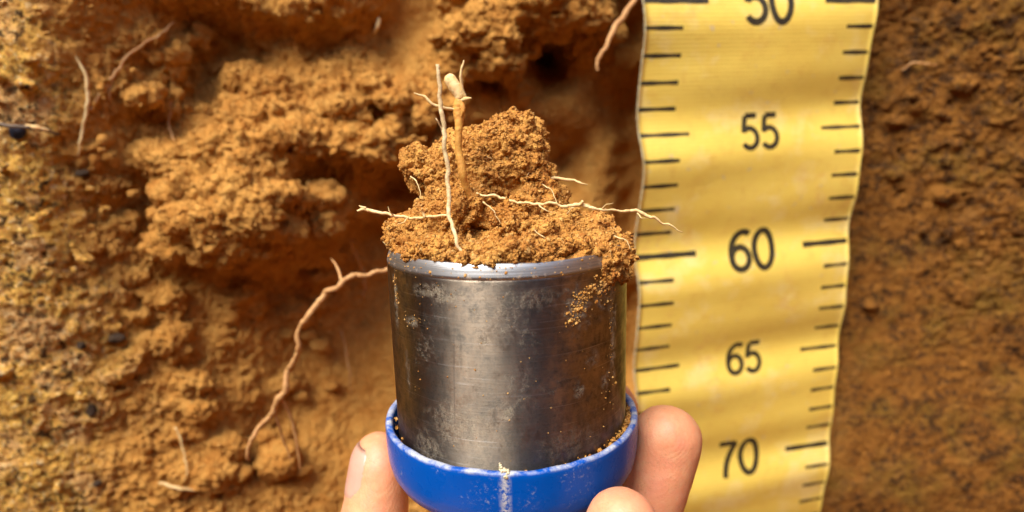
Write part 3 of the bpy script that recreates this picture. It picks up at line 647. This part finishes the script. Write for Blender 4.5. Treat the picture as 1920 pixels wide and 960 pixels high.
DIG = {  # centre lines in a 0.6 x 1 box, y up
 '0': [arc(.30, .5, .235, .445, 90, 450, 44)],
 '5': [seg((.51, .935), (.165, .935)), seg((.165, .935), (.105, .475)), arc(.285, .325, .235, .27, 142, -148, 40)],
 '6': [arc(.305, .315, .225, .26, 0, 360, 44), arc(.40, .40, .325, .54, 62, 188, 34)],
 '7': [seg((.07, .93), (.54, .93)), [(.535 - .315 * math.sin(k / 12 * 1.45) ** 1.0, .93 - .93 * (k / 12)) for k in range(13)]],
 '4': [seg((.40, 0), (.40, .97)), seg((.42, .95), (.06, .30)), seg((.04, .27), (.56, .27))],
 '8': [arc(.30, .72, .19, .22, 0, 360, 40), arc(.30, .27, .235, .255, 0, 360, 40)]}
def numeral(v, h):
    wgt = .076; strips = []; cw = .62
    txt = str(v); tw = cw * h * len(txt)
    for k, ch in enumerate(txt):
        u0 = TW * .522 - tw / 2 + k * cw * h + .01 * h
        for pl in DIG[ch]:
            p = np.array(pl); t_ = np.gradient(p, axis=0); t_ /= np.linalg.norm(t_, axis=1)[:, None]; nn = np.stack([-t_[:, 1], t_[:, 0]], -1)
            if np.allclose(p[0], p[-1]): nn[0] = nn[-1] = (nn[0] + nn[-1]) / np.linalg.norm(nn[0] + nn[-1])
            A, Bq = p + nn * wgt, p - nn * wgt
            mp = lambda q: (u0 + q[0] * h, v + .02 + (.5 - q[1]) * h)
            strips.append(([mp(q) for q in A], [mp(q) for q in Bq]))
    printed('numeral', strips)
for v in (45, 50, 55, 60, 65, 70, 75, 80): numeral(v, 1.78 if v % 10 == 0 else 1.46)

# ------------------------------------------------------------------ hand (left hand, palm up, fingertips round the cap)
def catmull(P, n):
    P = np.asarray(P, float); Q = np.vstack([2 * P[0] - P[1], P, 2 * P[-1] - P[-2]]); out = []
    for i in range(1, len(Q) - 2):
        for t in np.linspace(0, 1, n, endpoint=False):
            a, b, c, d_ = Q[i - 1:i + 3]
            out.append(.5 * (2 * b + (c - a) * t + (2 * a - 5 * b + 4 * c - d_) * t ** 2 + (3 * b - a - 3 * c + d_) * t ** 3))
    out.append(P[-1]); return np.array(out)
def limb(pts, wid, thk, nail, m=22, tip=True, nseg=40):        # last point = fingertip end; nail = outward direction there
    K = np.column_stack([np.asarray(pts, float), wid, thk]); C = catmull(K, m)
    p, wd, tk = C[:, :3], C[:, 3].copy(), C[:, 4].copy()
    if tip:                                                     # rounded end
        s = np.r_[0, np.cumsum(np.linalg.norm(np.diff(p, axis=0), axis=1))]; e = s[-1] - s; L0 = .85
        k = np.where(e < L0, np.sqrt(np.clip(1 - ((L0 - e) / L0) ** 2.3, 0.0004, 1)), 1); wd *= k; tk *= k
    tg = np.gradient(p, axis=0); tg /= np.linalg.norm(tg, axis=1)[:, None]
    nl = np.asarray(nail, float); V = []
    ph = np.linspace(0, 2 * np.pi, nseg, endpoint=False)
    for i in range(len(p)):
        nn = nl - tg[i] * (nl @ tg[i]); nn /= np.linalg.norm(nn); sd = np.cross(tg[i], nn)
        V.append(p[i] + np.outer(np.cos(ph) * tk[i], nn) + np.outer(np.sin(ph) * wd[i], sd))
    n = len(p); Vv = np.array(V).reshape(-1, 3)
    i, j = np.meshgrid(np.arange(n - 1), np.arange(nseg), indexing='ij'); j2 = (j + 1) % nseg
    Fc = [tuple(q) for q in np.stack([i * nseg + j, i * nseg + j2, (i + 1) * nseg + j2, (i + 1) * nseg + j], -1).reshape(-1, 4)]
    Fc += [tuple(range(nseg))[::-1], tuple((n - 1) * nseg + q for q in range(nseg))]
    return (Vv, Fc), p, tg
WR = (-9.5, 7.2, -17.2)
fing = {
 'index':  ([(-6.5, 11.2, -14.6), (-2.8, 14.3, -12.8), (0.4, 15.9, -11.7), (2.05, 16.45, -9.9), (2.62, 16.65, -8.2), (2.66, 16.55, -6.88)], [1.0, .98, .92, .82, .80, .74], [1.0, .95, .85, .74, .72, .66], (.7, .72, -.1)),
 'middle': ([(-6.3, 9.9, -14.9), (-2.2, 12.3, -13.0), (1.15, 13.5, -11.4), (2.85, 13.95, -9.5), (3.45, 14.15, -8.1), (3.80, 14.3, -6.60)], [1.05, 1.0, .95, .86, .86, .84], [1.05, 1.0, .90, .80, .80, .74], (.3, .95, -.1)),
 'ring':   ([(-6.5, 8.6, -15.2), (-2.6, 10.3, -13.2), (0.05, 10.85, -11.5), (1.5, 11.05, -9.7), (1.95, 11.10, -8.2), (2.06, 11.18, -6.86)], [1.0, .95, .88, .80, .78, .74], [1.0, .92, .84, .74, .72, .68], (.6, .8, -.1)),
 'pinky':  ([(-6.9, 7.4, -15.4), (-3.2, 8.5, -13.2), (-.8, 8.6, -12.1), (.5, 8.95, -10.8), (.95, 9.3, -9.8), (1.15, 9.6, -8.9)], [.95, .85, .75, .66, .64, .6], [.95, .82, .7, .62, .58, .54], (.4, -.85, -.2)),
 'thumb':  ([(-8.2, 9.4, -15.8), (-5.3, 11.9, -13.6), (-4.0, 13.25, -11.2), (-3.60, 14.1, -9.6), (-3.46, 14.55, -8.5), (-3.40, 14.70, -7.34)], [1.35, 1.3, 1.12, 1.02, .98, .86], [1.3, 1.2, 1.0, .84, .76, .62], (-.93, -.36, .0))}
parts = []; tips = {}
for nm, (pts_, wd, tk, nl) in fing.items():
    g, p, tg = limb(pts_, wd, tk, nl); parts.append(g); tips[nm] = (p, tg, np.array(nl), wd, tk)
g, _, _ = limb([(-14, -8, -27), (-11.8, -1, -22), (-9.9, 6.2, -17.8), (-8.6, 8.4, -16.4)], [3.4, 3.1, 2.7, 2.6], [3.2, 2.7, 1.9, 1.8], (.2, .6, -.75), tip=False); parts.append(g)
for c, r in (((-7.6, 9.2, -16.0), (2.2, 2.2, 1.7)), ((-5.0, 10.3, -14.7), (2.2, 2.4, 1.3)), ((-4.6, 11.6, -14.2), (2.0, 1.8, 1.3)), ((-6.5, 10.6, -15.0), (1.8, 1.8, 1.6)), ((-3.9, 12.9, -13.4), (1.3, 1.3, .9))): parts.append(ellipsoid(c, r))
HV, HF = remesh(parts, 0.06)
HV = relax(HV, HF, 5)
HN = normals(HV, HF)
# crease lines on the pads, slight unevenness
HV = HV + HN * (0.02 * fbm(HV / .9, 3))[:, None]
fl = np.zeros(len(HV))
for nm, (p, tg, nl, wd, tk) in tips.items(): fl = np.maximum(fl, np.clip(1.25 - np.linalg.norm(HV - p[-12], axis=1) / 1.5, 0, 1))
hand = root_empty('hand', WR, 'bare left hand coming from below, fingertips gripping the blue cap', 'hand')
me = mesh_np('hand_skin', HV, HF); attr(me, 'flush', np.clip(fl * .75 + .3 * fbm(HV / 1.2, 2), 0, 1))
under(hand, link('hand_skin', me, M_SKIN))
def nail(nm, L0, half, back):                                   # curved plate on the outward side of the last joint
    p, tg, nl, wd, tk = tips[nm]; s = np.r_[0, np.cumsum(np.linalg.norm(np.diff(p, axis=0), axis=1))]; tot = s[-1]
    W_, T_ = wd[-2], tk[-2]; rows = []; nr, nc = 16, 15
    for a in range(nr):
        e = back + L0 * (1 - a / (nr - 1))
        q = np.array([np.interp(tot - e, s, p[:, k]) for k in range(3)]); t_ = np.array([np.interp(tot - e, s, tg[:, k]) for k in range(3)]); t_ /= np.linalg.norm(t_)
        nn = nl - t_ * (nl @ t_); nn /= np.linalg.norm(nn); sd = np.cross(t_, nn)
        k = math.sqrt(max(.05, 1 - max(0, (.85 - e) / .85) ** 2.3)); k = .35 + .65 * k
        hw = half * min(1, .55 + 1.6 * (a / (nr - 1))) * (1 if a < nr - 3 else (.97, .90, .75)[a - nr + 3])
        for b in range(nc):
            f_ = (b / (nc - 1) * 2 - 1) * hw
            g_ = q + nn * (T_ * k * math.cos(f_)) + sd * (W_ * k * math.sin(f_)); i_ = np.argmin(((HV - g_) ** 2).sum(1))
            g_ = g_ + HN[i_] * ((HV[i_] - g_) @ HN[i_]); e_ = max(abs(f_) / hw, 1.0 if a == 0 else 0)
            rows.append(g_ + HN[i_] * (.016 - .045 * e_ ** 6))
    V = np.array(rows); N_ = np.repeat([nl / np.linalg.norm(nl)], len(V), 0)
    V2 = np.concatenate([V, V - N_ * .05]); f1 = grid_faces(nr, nc); n = nr * nc; sd_ = []
    for a in range(nr - 1): sd_ += [(a * nc, (a + 1) * nc, n + (a + 1) * nc, n + a * nc), (a * nc + nc - 1, n + a * nc + nc - 1, n + (a + 1) * nc + nc - 1, (a + 1) * nc + nc - 1)]
    for b in range(nc - 1): sd_ += [(b, n + b, n + b + 1, b + 1), ((nr - 1) * nc + b, (nr - 1) * nc + b + 1, n + (nr - 1) * nc + b + 1, n + (nr - 1) * nc + b)]
    under(hand, link('thumb_nail' if nm == 'thumb' else 'fingernail', mesh_np('nail', V2, np.concatenate([f1, f1[:, ::-1] + n, np.array(sd_)])), M_NAIL))
nail('thumb', 1.45, .95, .16)
for nm in ('index', 'middle', 'ring', 'pinky'): nail(nm, .95, .75, .28)

# ------------------------------------------------------------------ roots
def tube(pts, rad, jit=.02, sides=8, m=10, flat=1.0, knob=.12, seed=0):
    r = np.random.default_rng(seed + 100); K = np.column_stack([np.asarray(pts, float), rad]); C = catmull(K, m); p, rd = C[:, :3], C[:, 3]
    q = p / max(.25, float(np.mean(rd)) * 11)
    p = p + jit * np.stack([fbm(q + 11 * k + seed, 3) for k in range(3)], -1)
    tg = np.gradient(p, axis=0); tg /= np.linalg.norm(tg, axis=1)[:, None] + 1e-9
    nz = fbm(p / max(.15, float(np.mean(rd)) * 3) + 3, 3); ref = np.array([0, 1.0, 0]); ph = np.linspace(0, 2 * np.pi, sides, endpoint=False); V = []
    for i in range(len(p)):
        a = ref - tg[i] * (ref @ tg[i]); a /= np.linalg.norm(a) + 1e-9; b = np.cross(tg[i], a)
        rr_ = rd[i] * (1 + knob * nz[i] + knob * .35 * r.normal(size=sides))
        V.append(p[i] + np.outer(np.cos(ph) * rr_ * flat, a) + np.outer(np.sin(ph) * rr_, b))
    n = len(p); i, j = np.meshgrid(np.arange(n - 1), np.arange(sides), indexing='ij'); j2 = (j + 1) % sides
    Fc = [tuple(int(z) for z in q_) for q_ in np.stack([i * sides + j, (i + 1) * sides + j, (i + 1) * sides + j2, i * sides + j2], -1).reshape(-1, 4)]
    Fc += [tuple(range(sides)), tuple((n - 1) * sides + q_ for q_ in range(sides))[::-1]]
    return np.array(V).reshape(-1, 3), Fc
def on_wall(px, py, off):                            # a point off cm in front of the pit face
    Y = 24.0
    for _ in range(12):
        c = at(px, py, Y); Y = .5 * Y + .5 * (float(wall_field(np.array([c[0]]), np.array([c[2]]))[0][0]) - off)
    return at(px, py, Y)
def pp(L): return [at(*q) if q[2] > 5 else on_wall(*q) for q in L]
def root_thing(name, mat, pts, rad, label, cat='root', branches=(), group=None, **kw):
    P_ = pp(pts); V, Fc = tube(P_, rad, **kw)
    if not branches:
        return link(name, mesh_np(name, V, Fc), mat, label=label, cat=cat, group=group)
    e = root_empty(name, P_[-1], label, cat, group)
    under(e, link('main_root', mesh_np('main_root', V, Fc), mat))
    for k, (bm_, bp, brd) in enumerate(branches):
        V, Fc = tube(pp(bp), brd, seed=k + 5, jit=.02, sides=7); under(e, link('rootlet', mesh_np('rootlet', V, Fc), bm_))
    return e
# on the core
root_thing('straight_root', M_RSTRAW, [(822, 120, 12.75), (827, 190, 12.72), (832, 250, 12.65), (839, 320, 12.55), (843, 390, 12.4), (851, 440, 11.95), (873, 486, 11.72)], [.034, .043, .045, .045, .041, .036, .025],
           'thin straw-coloured root standing straight up in front of the soil heap', branches=[(M_RSTRAW, [(823, 128, 12.75), (819, 122, 12.75), (818, 119, 12.75)], [.03, .025, .015]), (M_RSTRAW, [(832, 245, 12.65), (822, 228, 12.6), (817, 222, 12.6)], [.018, .014, .008])], jit=.045, flat=.6, knob=.12, m=16)
tr = root_thing('thick_root', M_RORANGE, [(862, 182, 13.05), (860, 205, 13.05), (857, 232, 13.0), (861, 275, 12.95), (867, 320, 12.9), (874, 350, 12.95), (884, 374, 13.1), (890, 388, 13.4)], [.085, .125, .082, .07, .085, .07, .085, .09],
           'thick orange root with a swollen cream tip rising from the soil heap', branches=[
           (M_RPALE, [(873, 186, 13.05), (866, 160, 13.0), (865, 135, 12.95), (870, 113, 12.95)], [.035, .032, .028, .012]),
           (M_RPALE, [(858, 207, 13.0), (835, 202, 12.95), (812, 196, 12.9), (796, 182, 12.9), (775, 173, 12.9)], [.032, .032, .03, .025, .01]),
           (M_RPALE, [(860, 190, 13.0), (874, 186, 13.0), (885, 184, 12.95)], [.05, .045, .012]),
           (M_RORANGE, [(862, 190, 13.0), (868, 206, 12.95), (864, 220, 12.95)], [.05, .05, .02])], jit=.04, m=14, knob=.14, sides=14)
V, Fc = tube(pp([(838, 141, 13.1), (842, 147, 13.1), (850, 160, 13.08), (860, 176, 13.06), (863, 186, 13.05)]), [.06, .115, .125, .115, .10], sides=12, jit=.01, knob=.05)
under(tr, link('root_tip', mesh_np('root_tip', V, Fc), M_RCREAM))['label'] = 'cream swollen root tip'
root_thing('side_root', M_RPALE, [(668, 396, 12.9), (684, 391, 12.9), (712, 397, 12.85), (744, 405, 12.8), (775, 409, 12.75), (805, 408, 12.6), (843, 403, 12.5)], [.018, .036, .033, .03, .028, .026, .024],
           'short pale forked root poking out left of the soil heap', branches=[(M_RPALE, [(740, 404, 12.8), (733, 397, 12.7), (728, 388, 12.7)], [.016, .012, .005]), (M_RPALE, [(765, 408, 12.75), (758, 416, 12.6), (746, 421, 12.6)], [.014, .01, .005]), (M_RPALE, [(686, 391, 12.9), (678, 389, 12.9), (672, 386, 12.9)], [.03, .025, .01]), (M_RPALE, [(797, 407, 12.6), (793, 398, 12.6), (791, 391, 12.55)], [.03, .025, .012])], jit=.04)
root_thing('long_root', M_RPALE, [(893, 362, 13.0), (940, 374, 12.85), (990, 381, 12.75), (1050, 384, 12.7), (1085, 386, 12.7), (1120, 390, 12.7), (1165, 396, 12.7), (1195, 398, 12.7), (1235, 414, 12.7), (1277, 431, 12.7)], [.022, .027, .027, .027, .042, .027, .024, .034, .025, .007],
           'long pale root stretching right from the soil heap across the tape', jit=.055, m=16, knob=.28, branches=[(M_RPALE, [(1196, 399, 12.7), (1204, 408, 12.6), (1216, 410, 12.6)], [.014, .011, .004]), (M_RPALE, [(1130, 391, 12.7), (1139, 383, 12.6), (1150, 381, 12.6)], [.013, .01, .004]), (M_RPALE, [(1010, 382, 12.75), (1020, 394, 12.6), (1036, 398, 12.6)], [.014, .011, .005]), (M_RPALE, [(1084, 386, 12.7), (1092, 379, 12.65), (1090, 375, 12.65)], [.03, .03, .01])])
root_thing('short_root', M_RPALE, [(1020, 342, 14.3), (1040, 336, 14.4), (1062, 336, 14.4), (1082, 341, 14.4), (1101, 348, 14.4)], [.04, .035, .032, .028, .012], 'short thin root sticking out behind the soil peak', jit=.04)
hair = [[(905, 380, 12.75), (925, 395, 12.6), (940, 420, 12.55)], [(770, 330, 13.9), (785, 345, 13.7), (790, 370, 13.5)], [(1060, 400, 13.5), (1080, 385, 13.3), (1100, 384, 13.3), (1112, 392, 13.3)], [(1000, 430, 12.4), (1020, 445, 12.3), (1050, 448, 12.35)], [(985, 300, 14.1), (992, 320, 13.95), (988, 338, 13.9)],
        [(1150, 440, 13.2), (1172, 452, 13.0), (1182, 470, 12.9)], [(860, 455, 12.3), (880, 470, 12.15), (905, 472, 12.1)], [(730, 470, 13.6), (722, 460, 13.5), (716, 455, 13.5)], [(880, 300, 14.0), (900, 290, 13.9), (922, 296, 13.9)], [(1015, 345, 14.0), (1035, 360, 13.8), (1048, 382, 13.6)]]
for k, h_ in enumerate(hair):
    V, Fc = tube(pp(h_), np.linspace(.016, .007, len(h_)), jit=.04, sides=5, seed=k); under(core, link('rootlet', mesh_np('rootlet', V, Fc), M_RPALE))
# in the wall
root_thing('hanging_root', M_RWALL, [(800, 500, 21.0), (722, 508, 20.6), (680, 514, 20.3), (640, 526, 20.1), (602, 556, 20.0), (570, 610, 20.0), (548, 680, 20.2), (528, 740, 20.3), (500, 785, 20.3), (478, 815, 20.2), (467, 862, 20.2)], [.07, .075, .08, .085, .095, .085, .085, .11, .085, .07, .05],
           'long brown root curving down the pit wall left of the ring', jit=.16, m=18, sides=12, knob=.2, branches=[
           (M_RWALL, [(526, 745, 20.3), (545, 780, 20.6), (556, 830, 20.7), (565, 884, 20.8)], [.07, .06, .05, .02]), (M_RWALL, [(515, 770, 20.4), (530, 820, 20.8), (548, 870, 21.0)], [.05, .045, .015]),
           (M_RWALL, [(640, 526, 20.1), (632, 500, 20.5), (622, 486, 20.8)], [.05, .045, .015])])
root_thing('looped_root', M_RWALL, [(656, 450, 0.3), (668, 480, 0.6), (682, 515, 0.7), (684, 548, 0.6), (672, 566, 0.3)], [.05, .06, .06, .05, .02], 'thin root looping down behind the long curving root', jit=.1)
root_thing('forked_rootlet', M_RPALE, [(583, 392, 0.2), (596, 368, 0.6), (606, 354, 0.7), (612, 366, 0.6), (622, 386, 0.5)], [.04, .05, .045, .04, .015], 'small pale bent rootlet above the round clod', jit=.05)
root_thing('drooping_root', M_RWALL, [(1196, -10, 25.2), (1170, 35, 24.9), (1148, 60, 24.7), (1132, 90, 24.6), (1121, 108, 24.6), (1118, 129, 24.6)], [.10, .11, .10, .08, .075, .05], 'stubby pale root drooping beside the top of the tape', jit=.12, sides=10, m=14)
root_thing('arched_root', M_RWALL, [(168, 205, 0.3), (190, 180, 0.4), (213, 140, 0.5), (245, 105, 0.5), (285, 75, 0.45), (325, 42, 0.2)], [.06, .07, .065, .06, .06, .04], 'pale root arching across the upper left soil', jit=.1, branches=[(M_RWALL, [(210, 145, .45), (205, 180, .4), (210, 208, .2)], [.07, .06, .03])])
root_thing('curved_rootlet', M_RPALE, [(142, 105, 0.1), (158, 140, 0.3), (164, 185, 0.36), (160, 225, 0.34), (150, 270, 0.28), (147, 292, 0.05)], [.03, .06, .07, .06, .05, .02], 'thin pale bow-shaped root on the yellow soil at left', jit=.05)
root_thing('dark_twig', M_DARK, [(-40, 225, 0.3), (0, 231, 0.4), (30, 236, 0.45), (62, 240, 0.45), (90, 246, 0.4), (112, 252, 0.2)], [.05, .07, .06, .075, .06, .03], 'short dark broken twig stuck in the left soil face', cat='twig', jit=.05,
           branches=[(M_RCREAM, [(48, 236.5, .46), (70, 240, .46), (92, 245, .41)], [.06, .078, .055])])
for k, (pts_, rd, lb) in enumerate([
    ([(712, 34, 0.3), (708, 50, 0.5), (700, 62, 0.3)], [.06, .08, .03], 'short whitish root stub near the top of the wall'),
    ([(325, 640, 0.3), (319, 655, 0.45), (322, 668, 0.3)], [.05, .06, .03], 'tiny white rootlet in the lower left soil'),
    ([(300, 905, 0.3), (335, 914, 0.45), (366, 922, 0.35)], [.05, .07, .03], 'pale flat rootlet lying near the bottom left'),
    ([(330, 800, 0.3), (345, 850, 0.4), (350, 885, 0.4), (343, 905, 0.3)], [.03, .035, .03, .02], 'fine hair root hanging above the pale flat rootlet'),
    ([(320, 190, 0.4), (318, 235, 0.6), (330, 272, 0.5), (345, 290, 0.3)], [.03, .035, .03, .015], 'fine hair root hanging over the top of the big clod'),
    ([(640, 620, 0.3), (655, 690, 0.5), (658, 740, 0.3)], [.04, .045, .015], 'faint thin root hanging in the smooth hollow'),
    ([(1690, 130, 0.1), (1720, 118, 0.25), (1760, 124, 0.1)], [.04, .045, .02], 'faint thin root on the wall right of the tape')]):
    root_thing('hair_root', M_RWALL if k > 3 else M_RPALE, pts_, rd, lb, jit=.06, seed=k)

# dark pebbles in the left soil
def pebble(px, py, Y, r, mat, label):
    c = on_wall(px, py, .10)
    V = ICO3[0] * (1 + .25 * fbm(ICO3[0] * 1.2 + px, 3)[:, None]) * np.array(r)
    link('pebble', mesh_np('pebble', V + c, ICO3[1]), mat, label=label, cat='pebble')
pebble(33, 247, 20.6, (.22, .2, .26), M_BLUESTONE, 'blue-grey pebble hanging at the dark twig')
pebble(218, 634, 23, (.34, .26, .18), M_STONE, 'large dark flat pebble in the left soil')
pebble(172, 770, 22, (.17, .16, .24), M_STONE, 'small dark upright pebble low in the left soil')
pebble(152, 648, 22, (.15, .14, .15), M_STONE, 'dark round pebble left of the large flat one')
pebble(155, 325, 22.5, (.25, .18, .14), M_STONE, 'dark flat sliver in the yellow soil under the bow-shaped root')
pebble(182, 907, 22, (.17, .15, .12), M_STONE, 'dark round pebble near the bottom left corner')
